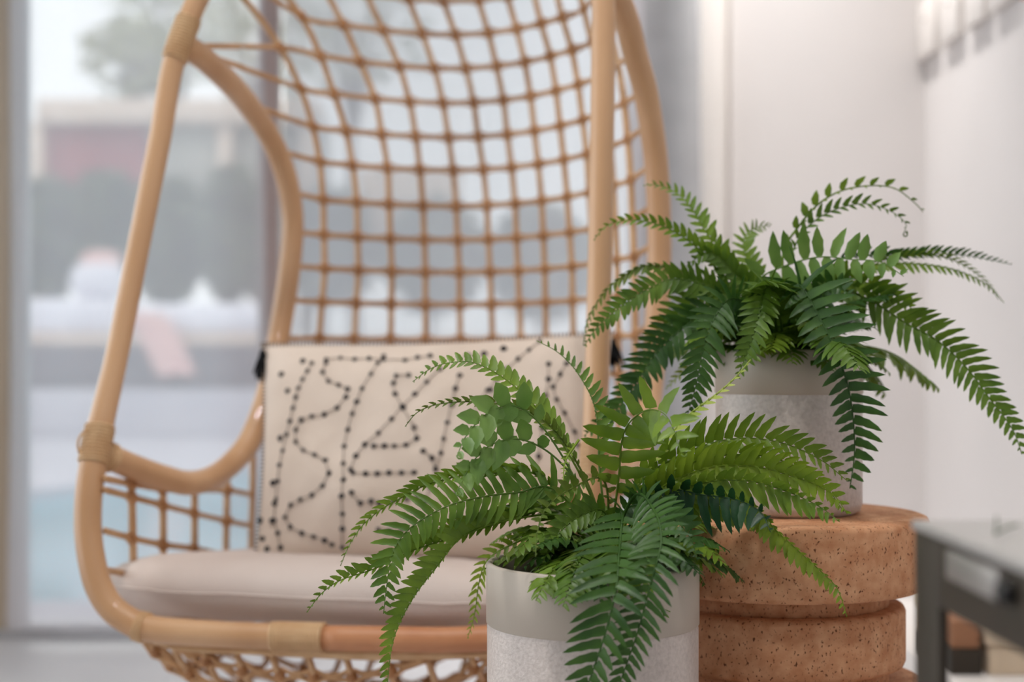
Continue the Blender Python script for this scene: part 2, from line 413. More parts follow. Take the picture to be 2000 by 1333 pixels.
# far pool edge runs obliquely: nearer on the left
e0 = at(-400, 1010, CH * F / (1010 - HY)); e1 = at(1500, 800, CH * F / (800 - HY))
dirp = (e1 - e0).normalized(); nrm = Vector((-dirp.y, dirp.x, 0))
v = [e0, e1, e1 + nrm * 60, e0 + nrm * 60]
v = [Vector((q.x, q.y, .0)) for q in v] + [Vector((q.x, q.y, -.2)) for q in v]
struct(obj('terrace_far', v, [(0, 1, 2, 3), (0, 4, 5, 1), (4, 7, 6, 5), (1, 5, 6, 2), (2, 6, 7, 3), (3, 7, 4, 0)], M['terrace'], None, False))
OY = 14.5
def obox(name, p0, p1, Y0, Y1, material, lb, cat, bev=.03):
    a = at(p0[0], p0[1], Y0); b = at(p1[0], p1[1], Y0)
    o = sharp(MB().box((a.x, Y0, a.z), (b.x, Y1, b.z), bev).build(name, material))
    return tag(o, lb, cat)
zg = lambda Y: HY + CH / Y * F
obox('retaining_wall', (-300, 762), (1500, zg(OY)), OY, OY + .6, M['terrace'], 'low pale retaining wall across the terrace outside', 'wall')
obox('bench_void_shade', (-300, 676.5), (1500, zg(OY+.62)), OY + .62, OY + 1.6, M['dark'], 'shaded void under the long outdoor bench, a dark box below the white cushions', 'bench')  # solid box coloured dark to stand for the shaded void under the bench
obox('bench_top', (-300, 655), (1500, 673), OY + .62, OY + 1.7, M['beige'], 'pale timber ledge along the outdoor bench', 'ledge')
obox('outdoor_cushion', (40, 582), (238, 654), OY + .66, OY + 1.4, M['lilac'], 'white outdoor cushion at the left end of the bench', 'cushion', .12)
obox('outdoor_cushion', (246, 592), (560, 654), OY + .66, OY + 1.4, M['lilac'], 'long white outdoor cushion right of the pink throw', 'cushion', .12)
obox('outdoor_pillow', (128, 512), (240, 581), OY + .8, OY + 1.1, M['lilac'], 'white upright pillow with a pink pillow behind it outdoors', 'pillow', .15)
obox('pink_pillow', (150, 488), (232, 581), OY + 1.12, OY + 1.38, M['pink'], 'pink pillow tucked behind the white outdoor pillow', 'pillow', .12)
a = [at(268, 612, OY + .57), at(300, 640, OY + .56), at(325, 690, OY + .53), at(345, 735, OY + .52)]
a = spline(a, 6); tv = []; tf = []
for i, q in enumerate(a):
    for k in range(7):
        tv.append(q + Vector((-.22 + .44 * k / 6, .03 * math.sin(k * 1.7), .02 * math.cos(k * 2.1))))
        
for i in range(len(a) - 1):
    for k in range(6): q = i * 7 + k; tf.append((q, q + 1, q + 8, q + 7))
th = obj('pink_throw', tv, tf, M['pink']); sm = th.modifiers.new('thick', 'SOLIDIFY'); sm.thickness = .04
tag(th, 'pink throw draped over the outdoor bench ledge', 'throw')
obox('garden_wall', (90, 238), (285, 372), OY + 3, OY + 3.3, M['red'], 'dusty red garden wall panel above the dark hedge', 'wall')
obox('garden_wall', (700, 330), (900, 470), OY + 3, OY + 3.3, M['beige'], 'beige garden wall panel seen through the chair weave', 'wall')
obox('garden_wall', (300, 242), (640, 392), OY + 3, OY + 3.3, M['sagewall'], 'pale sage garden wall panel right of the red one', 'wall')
obox('pergola_beam', (70, 192), (620, 240), OY + 2.7, OY + 3.4, M['beige'], 'pale pergola beam above the red garden wall', 'beam')
for px in (74, 440, 600):
    a = at(px, 240, OY + 2.85); 
    tag(sharp(MB().box((a.x - .08, OY + 2.8, 0), (a.x + .08, OY + 2.96, a.z), .01).build('pergola_post', M['beige'])), {74: 'leftmost pale pergola post outside', 440: 'middle pale pergola post outside behind the chair arm', 600: 'right pergola post outside behind the chair weave'}[px], 'post', 'pergola posts')
def bush(name, c, rad, n, size, material, lb, cat, trunk=0, seed=1):
    r_ = random.Random(seed)
    t = thing(name, lb, cat, (c.x, c.y, 0), 'garden plants outside the window')
    mb = MB()
    for i in range(n):
        d = Vector((r_.gauss(0, 1), r_.gauss(0, 1), r_.gauss(0, 1))).normalized() * r_.uniform(.35, 1) ** .6
        p0 = Vector((c.x + d.x * rad[0], c.y + d.y * rad[1], c.z + d.z * rad[2]))
        q = Vector((r_.gauss(0, 1), r_.gauss(0, 1), r_.gauss(0, .6))).normalized(); s_ = q.cross(Vector((r_.gauss(0, 1), r_.gauss(0, 1), r_.gauss(0, 1)))).normalized()
        L = size * r_.uniform(.6, 1.3)
        mb.add([p0 - q * L, p0 + s_ * L * .4, p0 + q * L, p0 - s_ * L * .4], [(0, 1, 2, 3)])
    mb.build('foliage', material, t, False)['kind'] = 'stuff'
    tm = MB()
    top = Vector((c.x, c.y, c.z))
    tm.tube([Vector((c.x + .1, c.y, 0)), Vector((c.x - .05, c.y, c.z * .5)), top], [rad[0] * .08, rad[0] * .06, rad[0] * .03], 8)
    for k in range(6):
        an = k * 1.05; e = top + Vector((math.cos(an) * rad[0] * .7, math.sin(an) * rad[1] * .7, rad[2] * .5))
        tm.tube([Vector((c.x, c.y, c.z * .72)), (top + e) / 2, e], [rad[0] * .03, rad[0] * .02, rad[0] * .008], 6)
    tm.build('trunk', M['trunk'], t)
hd = OY + 2.1
for i, (px, py, rx, rz, k) in enumerate(((90, 470, .42, .75, 0), (205, 455, .42, .8, 1), (330, 470, .44, .75, 2), (455, 460, .44, .8, 3), (640, 480, .62, .7, 4), (850, 500, .62, .7, 5), (1060, 510, .62, .7, 6))):
    c = at(px, py, hd)
    bush('hedge_shrub', c, (rx, .5, rz), 900, .16, M['outleaf'], ['dark shrub at the far left beyond the bench', 'dark shrub under the red garden wall', 'dark shrub right of the leaning chair pole', 'dark shrub behind the chair arm opening', 'dark shrub behind the left of the chair weave', 'dark shrub behind the middle of the chair weave', 'dark shrub behind the right of the chair weave'][i], 'shrub', seed=20 + i)
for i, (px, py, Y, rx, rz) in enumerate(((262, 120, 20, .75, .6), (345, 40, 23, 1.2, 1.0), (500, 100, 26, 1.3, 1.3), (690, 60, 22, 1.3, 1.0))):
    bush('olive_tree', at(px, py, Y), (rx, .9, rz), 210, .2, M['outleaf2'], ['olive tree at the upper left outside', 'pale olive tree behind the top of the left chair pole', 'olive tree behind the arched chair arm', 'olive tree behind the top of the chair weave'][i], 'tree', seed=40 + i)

# ------------------------------------------------------------------ dark steel table at the right
TX = .25; TT = CH - .0935; TY = .885
t = thing('steel_table', 'dark steel side table with pale metal top in the right foreground', 'table', (TX + .22, TY - .3, 0))
sharp(MB().box((TX - .002, TY - .62, TT - .006), (TX + .46, TY, TT), .0015).build('table_top', M['steeltop'], t))
sharp(MB().box((TX, TY - .62, TT - .046), (TX + .006, TY - .052, TT - .006), .001).build('apron', M['steel'], t))
sharp(MB().box((TX + .45, TY - .62, TT - .046), (TX + .456, TY - .052, TT - .006), .001).build('apron', M['steel'], t))
sharp(MB().box((TX + .006, TY - .008, TT - .046), (TX + .45, TY - .002, TT - .006), .001).build('apron', M['steel'], t))
for x_ in (TX, TX + .45):
    for y_ in (TY - .052, TY - .62):
        sharp(MB().box((x_, y_, 0), (x_ + .006, y_ + .05, TT - .006), .001).build('leg', M['steel'], t))
sharp(MB().box((TX - .004, .722, TT - .025), (TX, .808, TT - .009), .001).build('pale_plate', M['plate'], t))  # thin strip on the apron, paler than the steel around it
MB().tube([Vector((TX, .708, TT - .018)), Vector((TX - .008, .708, TT - .018))], .006, 12).build('stud', M['black'], t)
sp = MB()
q0 = Vector((.272, .80, TT + .001)); 
sp.tube(spline([q0, q0 + Vector((.004, .01, .005)), q0 + Vector((.008, .022, .008))], 4), .0006, 6)
sp.tube(spline([q0, q0 + Vector((.008, .004, .003)), q0 + Vector((.016, .010, .004))], 4), .0006, 6)
tag(sp.build('leaf_sprig', LEAF['dark']), 'tiny forked green sprig lying on the pale table top', 'sprig')
# low plinth and boxes beyond it
tag(sharp(MB().box((.672, 2.15, 0), (1.05, 2.95, .222), .004).build('plinth', M['whitetrim'])), 'low white plinth under the cream boxes at the right', 'plinth')
bx_ = thing('storage_box', 'cream storage box with lid under the table at lower right', 'box', (.88, 2.4, .222))
sharp(MB().box((.745, 2.22, .222), (1.03, 2.6, .268), .004).build('box_body', M['cream'], bx_))
sharp(MB().box((.740, 2.215, .268), (1.035, 2.605, .310), .004).build('lid', M['cream'], bx_))
tag(sharp(MB().box((.685, 2.22, .222), (.735, 2.4, .262), .003).build('small_box', M['steel'])), 'small dark box left of the cream storage box', 'box')
tag(sharp(MB().box((.688, 2.225, .2625), (.732, 2.39, .306), .003).build('small_box', M['browncard'])), 'small brown box stacked on the dark box', 'box')

# ------------------------------------------------------------------ cork stool
SX, SY = (1513 - CX) / F * 1.5, 1.5
ZT = CH - (1001 - HY) / F * 1.5
st = thing('cork_stool', 'turned cork side table with stacked discs under the rear fern', 'stool', (SX, SY, 0))
def disc(name, r_, z1, z0, bev=.006, material=M['cork']):
    return sharp(MB().lathe([(.001, z0), (r_ - bev, z0), (r_ - bev * .3, z0 + bev * .3), (r_, z0 + bev), (r_, z1 - bev), (r_ - bev * .3, z1 - bev * .3), (r_ - bev, z1), (.001, z1)], (SX, SY), 96).build(name, material, st), 50)
disc('top_disc', .157, ZT, ZT - .073)
disc('neck', .117, ZT - .073, ZT - .092, .001)
disc('middle_disc', .1335, ZT - .092, ZT - .154)
disc('neck', .117, ZT - .154, ZT - .172, .001)
disc('wide_disc', .157, ZT - .172, ZT - .245)
disc('neck', .117, ZT - .245, ZT - .264, .001)
disc('middle_disc', .1335, ZT - .264, ZT - .345)
disc('neck', .117, ZT - .345, ZT - .364, .001)
disc('base_disc', .157, ZT - .364, 0)

# ------------------------------------------------------------------ pots
def pot(name, lb, x, y, z0, z1, zb, r_, soil):
    t = thing(name, lb, 'plant pot', (x, y, z0), 'two-tone ceramic plant pots')
    th_ = .006
    sharp(MB().lathe([(r_ - .010, z0), (r_ - .003, z0 + .004), (r_ - .001, z0 + .012), (r_ - .0008, zb - .003), (r_ - .0015, zb)], (x, y), 96).build('lower_body', M['grit'], t), 60)
    sharp(MB().lathe([(r_ - .0015, zb), (r_, zb + .0015), (r_, z1 - .002), (r_ - .0015, z1), (r_ - th_ + .0015, z1), (r_ - th_, z1 - .002), (r_ - th_, soil - .01)], (x, y), 96).build('upper_band', M['glaze'], t), 60)
    MB().lathe([(.001, z0 + .001), (r_ - .010, z0)], (x, y), 48).build('base', M['grit'], t)
    v = []; f = []; seg, rg = 40, 8
    for i in range(rg + 1):
        for k in range(seg):
            a = 2 * math.pi * k / seg; rr = (r_ - th_) * max(.01, i / rg)
            v.append(Vector((x + rr * math.cos(a), y + rr * math.sin(a), soil + .006 * noise.noise(Vector((rr * 40 * math.cos(a), rr * 40 * math.sin(a), z1 * 9))))))
    for i in range(rg):
        for k in range(seg):
            l = (k + 1) % seg; f.append((i * seg + k, i * seg + l, (i + 1) * seg + l, (i + 1) * seg + k))
    obj('soil', v, f, M['soil'], t)
P1X, P1Y = (1157 - CX) / F * 1.32, 1.32
P1Z = CH - (1097 - HY) / F * 1.32; P1R = 207.5 / F * 1.32
pot('plant_pot', 'larger grey and cream ceramic pot in the foreground, standing lower', P1X, P1Y, 0, P1Z, CH - (1216 - HY) / F * 1.32, P1R, P1Z - .022)
P2X, P2Y = (1540 - CX) / F * 1.5, 1.5
P2R = .077; P2Z = CH - (683 - HY) / F * (1.5 - P2R)
pot('plant_pot', 'smaller grey and cream ceramic pot standing on the cork stool', P2X, P2Y, ZT, P2Z, CH - (772 - HY) / F * (1.5 - P2R), P2R, P2Z - .018)

# ------------------------------------------------------------------ hanging chair
ch = thing('hanging_chair', 'woven rattan hanging egg chair with bent pole frame', 'chair', (-.2, 1.9, .2))
FR = [(790, -610, 1.93), (620, -500, 1.93), (490, -250, 1.91), (425, -80, 1.89), (385, 0, 1.885), (349, 90, 1.875), (331, 158, 1.87), (314, 262, 1.86), (293, 368, 1.85), (262, 525, 1.835), (227, 700, 1.81),
      (190, 862, 1.775), (174, 960, 1.755), (172, 1040, 1.745), (181, 1104, 1.735), (194, 1149, 1.73), (219, 1189, 1.725), (257, 1216, 1.72), (300, 1230, 1.715), (435, 1240, 1.70), (600, 1246, 1.685), (760, 1249, 1.67), (900, 1250, 1.655),
      (1010, 1238, 1.645), (1090, 1195, 1.64), (1135, 1120, 1.64), (1153, 1030, 1.65), (1160, 900, 1.66), (1167, 700, 1.68), (1172, 500, 1.70), (1176, 262, 1.715), (1178, 100, 1.73), (1178, 0, 1.74), (1160, -150, 1.76), (1100, -330, 1.80), (980, -520, 1.86), (890, -600, 1.90)]
fp = spline([at(*q) for q in FR], 5, True)
rad = []
for q in fp:
    px = q.x / q.y * F + CX; py = HY - (q.z - CH) / q.y * F
    if px < 600 and py < 800: r_ = .0145
    elif px > 1000: r_ = .0147
    else: r_ = .0168 if py < 1230 else .0158
    rad.append(r_)
for _ in range(6): rad = [(rad[i - 1] + rad[i] + rad[(i + 1) % len(rad)]) / 3 for i in range(len(rad))]
# split the loop: the lower right piece of the bar is a redder pole spliced in at the binding
i0 = min(range(len(fp)), key=lambda i: abs(fp[i].x / fp[i].y * F + CX - 640) + (1e4 if HY - (fp[i].z - CH) / fp[i].y * F < 1000 else 0))
i1 = min(range(len(fp)), key=lambda i: abs(fp[i].x / fp[i].y * F + CX - 1130) + (1e4 if not 1080 < HY - (fp[i].z - CH) / fp[i].y * F < 1190 else 0))
MB().tube(fp[i1:] + fp[:i0 + 1], rad[i1:] + rad[:i0 + 1], 20).build('front_frame', M['pole'], ch)
MB().tube(fp[i0:i1 + 1], [r_ * .96 for r_ in rad[i0:i1 + 1]], 20).build('seat_front_bar', M['pole_red'], ch)
LR = [(349, 88, 1.885), (378, 100, 1.90), (433, 147, 1.97), (483, 202, 2.05), (528, 270, 2.12), (557, 339, 2.16), (570, 407, 2.18), (571, 465, 2.18), (562, 551, 2.16), (544, 662, 2.13), (524, 764, 2.09), (494, 850, 2.05), (462, 896, 2.02), (417, 932, 1.97), (368, 944, 1.92), (315, 932, 1.87), (263, 914, 1.83), (220, 896, 1.80), (188, 884, 1.78)]
lrp = spline([at(*q) for q in LR], 6)
MB().tube(lrp, .0168, 18).build('arm_rail', M['pole'], ch)
RR = [(1178, -70, 1.75), (1200, -20, 1.78), (1224, 41, 1.82), (1240, 104, 1.85), (1260, 176, 1.88), (1273, 252, 1.90), (1281, 315, 1.915), (1286, 394, 1.925), (1288, 470, 1.93), (1287, 540, 1.93), (1282, 640, 1.92), (1273, 740, 1.90), (1262, 830, 1.86), (1246, 890, 1.82), (1225, 925, 1.77), (1200, 930, 1.72), (1180, 920, 1.685), (1160, 905, 1.66)]
rrp = spline([at(*q) for q in RR], 6)
MB().tube(rrp, .0165, 18).build('arm_rail', M['pole'], ch)

# bindings (wound cane) on the poles
def binding(path, radf, i_a, i_b, extra=.0022, pitch=.0042):
    P, L = resample(path[i_a:i_b + 1], max(2, 2)); seg = path[i_a:i_b + 1]
    seg, L = resample(seg, max(24, int(1)))
    turns = max(3, int(L / pitch)); n = turns * 10
    pts, _ = resample(seg, n + 1); out = []
    T = (pts[-1] - pts[0]).normalized(); up = Vector((0, 0, 1)) if abs(T.z) < .8 else Vector((1, 0, 0))
    for k, q in enumerate(pts):
        t_ = (pts[min(n, k + 1)] - pts[max(0, k - 1)]).normalized()
        N = (up - t_ * up.dot(t_)).normalized(); B = t_.cross(N); a = 2 * math.pi * k / 10
        out.append(q + (N * math.cos(a) + B * math.sin(a)) * (radf + .0008))
    mb = MB(); mb.tube(seg, radf + .0006, 16); mb.tube(out, extra, 5)
    mb.build('binding', M['bind'], ch)
def near(path, px, py, lo=None):
    return min(range(len(path)), key=lambda i: (path[i].x / path[i].y * F + CX - px) ** 2 + (HY - (path[i].z - CH) / path[i].y * F - py) ** 2)
for (pa_, pb_) in (((365, 45), (338, 118)), ((195, 842), (181, 908)), ((272, 1221), (292, 1229)), ((530, 1244), (640, 1247))):
    a = near(fp, *pa_); b = near(fp, *pb_); a, b = min(a, b), max(a, b)
    if b - a < 1: b = a + 1
    binding(fp, max(rad[a], rad[b]) + .0004, a, b)
a = near(fp, 1162, 860); b = near(fp, 1158, 940); binding(fp, rad[a] + .0004, min(a, b), max(a, b))
binding(lrp, .0172, 0, 4); binding(lrp, .0172, len(lrp) - 7, len(lrp) - 1)
binding(rrp, .0170, 0, 4); binding(rrp, .0170, len(rrp) - 6, len(rrp) - 1)
c0 = at(178, 868, 1.77)
MB().tube(spline([at(183, 838, 1.765), at(166, 842, 1.76), at(153, 860, 1.757), at(154, 882, 1.757), at(168, 896, 1.76), at(180, 897, 1.765)], 6), .0016, 6).build('tie_loop', M['bind'], ch)

# woven net -- strands
def row_strand(P, cross, parent=ch):
    """P: 3D polyline; cross: indices of P where it wraps an upright"""
    mb = MB(); n = len(P); cset = cross
    dist = [0]
    for a, b in zip(P, P[1:]): dist.append(dist[-1] + (b - a).length)
    cd = [dist[c] for c in cset]
    for sgn in (1, -1):
        pts = []
        for i, q in enumerate(P):
            d = min((abs(dist[i] - c) for c in cd), default=1)
            off = .0016 + .0060 * math.exp(-(d / .0105) ** 2)
            t_ = (P[min(n - 1, i + 1)] - P[max(0, i - 1)]).normalized()
            nrm = Vector((0, -1, 0)); up = t_.cross(nrm).normalized() if abs(t_.y) < .95 else Vector((0, 0, 1))
            pts.append(q + up * off * sgn + Vector((0, -.002, 0)))
        mb.tube(pts, .0028, 6)
    nf = len(mb.f)
    for c in cset:
        t_ = (P[min(n - 1, c + 1)] - P[max(0, c - 1)]).normalized()
        q = P[c]
        mb.ball(q + Vector((0, -.003, 0)), (.0076, .0058, .0092), 8, 5)
    o = mb.build('cross_strand', [M['cross'], M['knot']], parent)
    o.data.polygons.foreach_set('material_index', [0] * nf + [1] * (len(mb.f) - nf)); return o
def upright(P, r_=.0051):
    return MB().tube(P, r_, 7).build('upright_strand', M['strand'], ch)

YC = [-310, -250, -190, -126, -62, 4, 70, 136, 203, 270, 334, 404, 470, 533, 596, 664, 730, 795, 860, 925, 990]
COLS = {  # px of every upright by photo row height
 624: [(-430, 250), (-250, 290), (-62, 350), (16, 410), (58, 473), (126, 541), (186, 580), (244, 604), (318, 623), (404, 631), (533, 634), (664, 624), (990, 600)],
 692: [(-430, 640), (-250, 545), (-62, 502), (0, 520), (60, 583), (126, 622), (194, 649), (255, 672), (328, 688), (404, 697), (533, 700), (664, 692), (990, 670)],
 763: [(-430, 690), (-250, 625), (-62, 608), (5, 632), (68, 670), (134, 702), (195, 731), (262, 744), (333, 757), (533, 765), (664, 763), (990, 745)],
 831: [(-430, 735), (-250, 705), (-62, 694), (10, 718), (73, 750), (137, 780), (202, 800), (270, 812), (333, 820), (404, 826), (533, 831), (664, 831), (990, 815)],
 899: [(-430, 770), (-250, 770), (-62, 778), (10, 800), (73, 826), (137, 849), (202, 865), (270, 876), (333, 885), (404, 891), (533, 897), (664, 899), (990, 885)],
 962: [(-430, 840), (-250, 845), (-62, 850), (10, 868), (73, 891), (137, 910), (202, 925), (270, 934), (333, 944), (404, 951), (533, 957), (664, 962), (990, 950)],
 1017: [(-430, 890), (-250, 905), (-62, 920), (10, 936), (73, 955), (137, 970), (202, 983), (270, 991), (333, 999), (404, 1006), (533, 1012), (664, 1017), (990, 1010)],
 1067: [(-430, 930), (-250, 955), (-62, 980), (10, 993), (73, 1010), (137, 1025), (202, 1036), (270, 1044), (333, 1051), (404, 1058), (533, 1064), (664, 1067), (990, 1065)],
 1120: [(-430, 970), (-250, 1000), (-62, 1030), (10, 1043), (73, 1058), (137, 1075), (202, 1086), (270, 1094), (333, 1101), (404, 1108), (533, 1117), (664, 1120), (990, 1118)],
 1168: [(-430, 1000), (-250, 1040), (-62, 1075), (10, 1085), (73, 1099), (137, 1117), (202, 1129), (270, 1138), (333, 1146), (404, 1151), (533, 1160), (664, 1165), (990, 1166)],
 1205: [(-430, 1025), (-250, 1070), (-62, 1112), (10, 1125), (73, 1141), (137, 1156), (202, 1172), (270, 1184), (333, 1192), (404, 1198), (533, 1205), (664, 1208), (990, 1208)],
 1238: [(-430, 1045), (-250, 1095), (-62, 1142), (10, 1158), (73, 1176), (137, 1193), (202, 1208), (270, 1219), (333, 1226), (404, 1232), (533, 1238), (664, 1241), (990, 1240)],
}
ZB = lambda yc: CH + (HY - yc) / F * 2.36
def yback(px, yc):
    Y = interp([(300, 2.02), (420, 2.10), (546, 2.20), (650, 2.275), (760, 2.33), (880, 2.36), (980, 2.335), (1060, 2.28), (1150, 2.18), (1210, 2.07), (1238, 2.01), (1270, 1.95)], px)
    if yc < 0: Y -= (.40 * (-yc / 430.) ** 1.6) * (Y - 1.75) / .5
    if yc > 700: Y -= .10 * ((yc - 700) / 300.) ** 2
    return Y
# smoothed depth lookup
_tab = {}
def ysm(px, yc): return sum(yback(px + d, yc) for d in (-40, -20, 0, 20, 40)) / 5
keys = sorted(COLS)
def gridpt(k, yc):
    px = interp(COLS[k], yc); Y = ysm(px, yc)
    return Vector(((px - CX) / F * Y, Y, ZB(yc)))
def path_at_y(path, py, lo=0, hi=None):
    hi = hi or len(path)
    return min(range(lo, hi), key=lambda i: abs(HY - (path[i].z - CH) / path[i].y * F - py))
# uprights
LTOP = {624: 4}
for k in keys:
    yy = [y for y in YC]
    if k == 624: yy = [y for y in YC if y >= 4]
    if k == 692: yy = [y for y in YC if y >= -62]
    G = [gridpt(k, y) for y in yy]
    if k != 624: G = [min((q for q in fp if q.z > CH + .45), key=lambda q: (q - G[0]).length)] + G
    P = spline(G, 3)
    if k == 624: P = [at(398, 5, 1.89)] + P[1:]
    upright(P)
for yi, yc in enumerate(YC):
    pts = []; cr = []
    ks = keys if yc >= 4 else keys[1:] if yc > -100 else keys[2:]
    # left anchor
    ztgt = ZB(yc)
    if yc > 940: A = gridpt(keys[0], yc) + Vector((-.05, -.05, 0))
    elif yc > 90:
        i = min(range(2, 80), key=lambda i: abs(lrp[i].z - ztgt) + (0 if lrp[i].y > 1.9 else .0)); A = lrp[min(i, 72)]
        if yc > 850: A = gridpt(keys[0], yc) + Vector((-.05, -.06, 0))
    else:
        cand = [q for q in fp if q.x < gridpt(ks[0], yc).x + .05 and q.z > CH]
        A = min(cand, key=lambda q: abs(q.z - ztgt + .01))
    pyb = interp([(-430, -600), (-62, -195), (4, -111), (70, -45), (136, 30), (203, 100), (270, 170), (334, 245), (404, 320), (470, 395), (533, 470), (596, 545), (664, 625), (730, 705), (795, 780)], yc)
    B_c = [q for q in (rrp[:90] if yc > 40 else fp) if q.x > -.05]
    B = min(B_c, key=lambda q: abs(HY - (q.z - CH) / q.y * F - pyb)) if yc < 800 else gridpt(keys[-1], yc) + Vector((.03, -.05, 0))
    base = [A.copy()] + [gridpt(k, yc) for k in ks if gridpt(k, yc).x > A.x + .012 and gridpt(k, yc).x < B.x - .006] + [B.copy()]
    if len(base) < 3: continue
    P = spline(base, 12); cr = [12 * i for i in range(1, len(base) - 1)]
    row_strand(P, cr)

# side panels under the arm rails
PX = [205, 257, 318, 380, 444, 494]; PY_ = [1.75, 1.845, 1.935, 2.035, 2.135, 2.205]
rows = [[935, 945, 955, 957, 958, 967], [957, 971, 987, 1003, 1018, 1028], [1037, 1051, 1064, 1072, 1085, 1094], [1113, 1123, 1136, 1148, 1156, 1162], [1180, 1190, 1198, 1206, 1210, 1214]]
def panel(mirror):
    def tr(q):
        if not mirror: return q
        # mirror across the chair's own middle plane
        c = Vector((-.185, 1.92, 0)); u = Vector((.968, -.25, 0)).normalized(); d = (q - c).dot(u)
        r_ = q - u * d * 2; return r_
    for ri, rw in enumerate(rows):
        base = [tr(at(px, py, Y)) for px, py, Y in zip(PX, rw, PY_)]
        row_strand(spline(base, 10), [10 * i for i in range(1, len(base) - 1)])
    for i in range(1, 6):
        top = {1: 912, 2: 934, 3: 946, 4: 920, 5: 870}[i]
        Y = PY_[i]; P = [tr(at(PX[i], top, Y))]
        for rw in rows: P.append(tr(at(PX[i] + (0, 3, 1, 0, -3, -4)[i] * (rw[i] - 940) / 140, rw[i], Y)))
        c2 = at(PX[i], 1245, Y); cc = Vector((-.185, 1.93, c2.z))
        P.append(tr(c2.lerp(cc, .12))); upright(spline(P, 4), .0052)
panel(False); panel(True)
# bowl under the seat
BC = Vector((-.215, 1.92, 0)); BU = Vector((.97, -.243, 0)); BV = Vector((.243, .97, 0)); BA, BB = .285, .215
BZ = CH - .345
def bowl(u_, v_):
    s = min(1, (abs(u_ / BA) ** 2.6 + abs(v_ / BB) ** 2.6) ** (1 / 2.6))
    q = BC + BU * u_ + BV * v_; return Vector((q.x, q.y, BZ - .125 * (1 - s ** 2.4)))
def lim(c_, a_, b_): return b_ * max(0, 1 - abs(c_ / a_) ** 2.6) ** (1 / 2.6)
nu = 12
us = [-BA + 2 * BA * (i + .5) / nu for i in range(nu)]
vs = [-BB + 2 * BB * (i + .5) / 10 for i in range(10)]
for u_ in us:
    l_ = lim(u_, BA, BB); upright([bowl(u_, -l_ + 2 * l_ * i / 24) for i in range(25)], .0042)
for v_ in vs:
    l_ = lim(v_, BB, BA); n_ = 60
    P = [bowl(-l_ + 2 * l_ * i / n_, v_) for i in range(n_ + 1)]
    cr = [min(range(n_ + 1), key=lambda i: abs(-l_ + 2 * l_ * i / n_ - u_)) for u_ in us if abs(u_) < l_ - .01]
    row_strand(P, cr)
rim = []
for i in range(72):
    a = 2 * math.pi * i / 72; e = 2 / 2.6
    rim.append(BC + BU * BA * math.copysign(abs(math.cos(a)) ** e, math.cos(a)) + BV * BB * math.copysign(abs(math.sin(a)) ** e, math.sin(a)) + Vector((0, 0, BZ + .006)))
MB().tube(rim, .0075, 10, True).build('seat_rim', M['bind'], ch)
fb = [at(300, 1253, 1.73), at(360, 1266, 1.725), at(450, 1271, 1.715), at(640, 1276, 1.695), at(800, 1278, 1.68), at(950, 1278, 1.665), at(1050, 1262, 1.66)]
MB().tube(spline(fb, 6), .0046, 8).build('lower_rim_rod', M['bind'], ch)
# seat supports: hidden slats tying the rim to the frame
for u_, v_ in ((-.26, -.10), (.26, -.10), (-.2, .17), (.2, .17)):
    p0 = BC + BU * u_ + BV * v_ + Vector((0, 0, BZ + .006))
    p1 = BC + BU * u_ * 1.22 + BV * v_ * 1.16 + Vector((0, 0, BZ + .05))
    MB().tube([p0, p1], .006, 8).build('seat_stay', M['strand'], ch)
# hanger
top = at(840, -612, 1.92)
MB().tube([top + Vector((.03 * math.cos(a), 0, .03 + .045 * math.sin(a))) for a in [2 * math.pi * i / 24 for i in range(24)]], .005, 8, True).build('hanger_ring', M['greymetal'], ch)
MB().tube([top + Vector((0, 0, .07)), Vector((top.x, top.y, 2.74))], .008, 10).build('hanging_rope', M['rope'], ch)
MB().lathe([(.001, 2.75), (.03, 2.75), (.028, 2.742), (.01, 2.738), (.001, 2.737)], (top.x, top.y), 24).build('ceiling_hook', M['greymetal'], ch)

# seat cushion
v = []; f = []; na, nb = 72, 16
CC = Vector((-.197, 1.925, 0)); CA, CB = .328, .215; CT = .048; CZ = CH - .297
for j in range(nb + 1):
    ph = -math.pi / 2 + math.pi * j / nb
    rr = abs(math.cos(ph)) ** .40; hz = math.copysign(abs(math.sin(ph)) ** .9, ph) * CT
    for i in range(na):
        a = 2 * math.pi * i / na; e = 2 / 4.2
        uu = CA * math.copysign(abs(math.cos(a)) ** e, math.cos(a)); vv = CB * math.copysign(abs(math.sin(a)) ** e, math.sin(a))
        q = CC + BU * uu * rr + BV * vv * rr
        wr_ = .004 * noise.noise(Vector((q.x * 14, q.y * 14, hz * 20))) * rr + .0025 * noise.noise(Vector((q.x * 40, q.y * 30, 3)))
        v.append(Vector((q.x, q.y, CZ + hz + wr_ - .10 * vv * rr + .02 * max(0, -hz / CT) * (1 - rr) )))
for j in range(nb):
    for i in range(na):
        l = (i + 1) % na; f.append((j * na + i, j * na + l, (j + 1) * na + l, (j + 1) * na + i))
f.append(tuple(range(na - 1, -1, -1))); f.append(tuple(nb * na + i for i in range(na)))
sc_ = thing('seat_cushion', 'taupe linen seat cushion lying in the hanging chair', 'cushion', (CC.x, CC.y, CZ - CT))
obj('cushion_body', v, f, M['cushion'], sc_)
mid = nb // 2
MB().tube([v[mid * na + i] * 1.0 for i in range(na)], .0013, 6, True).build('piping', M['cushion'], sc_)

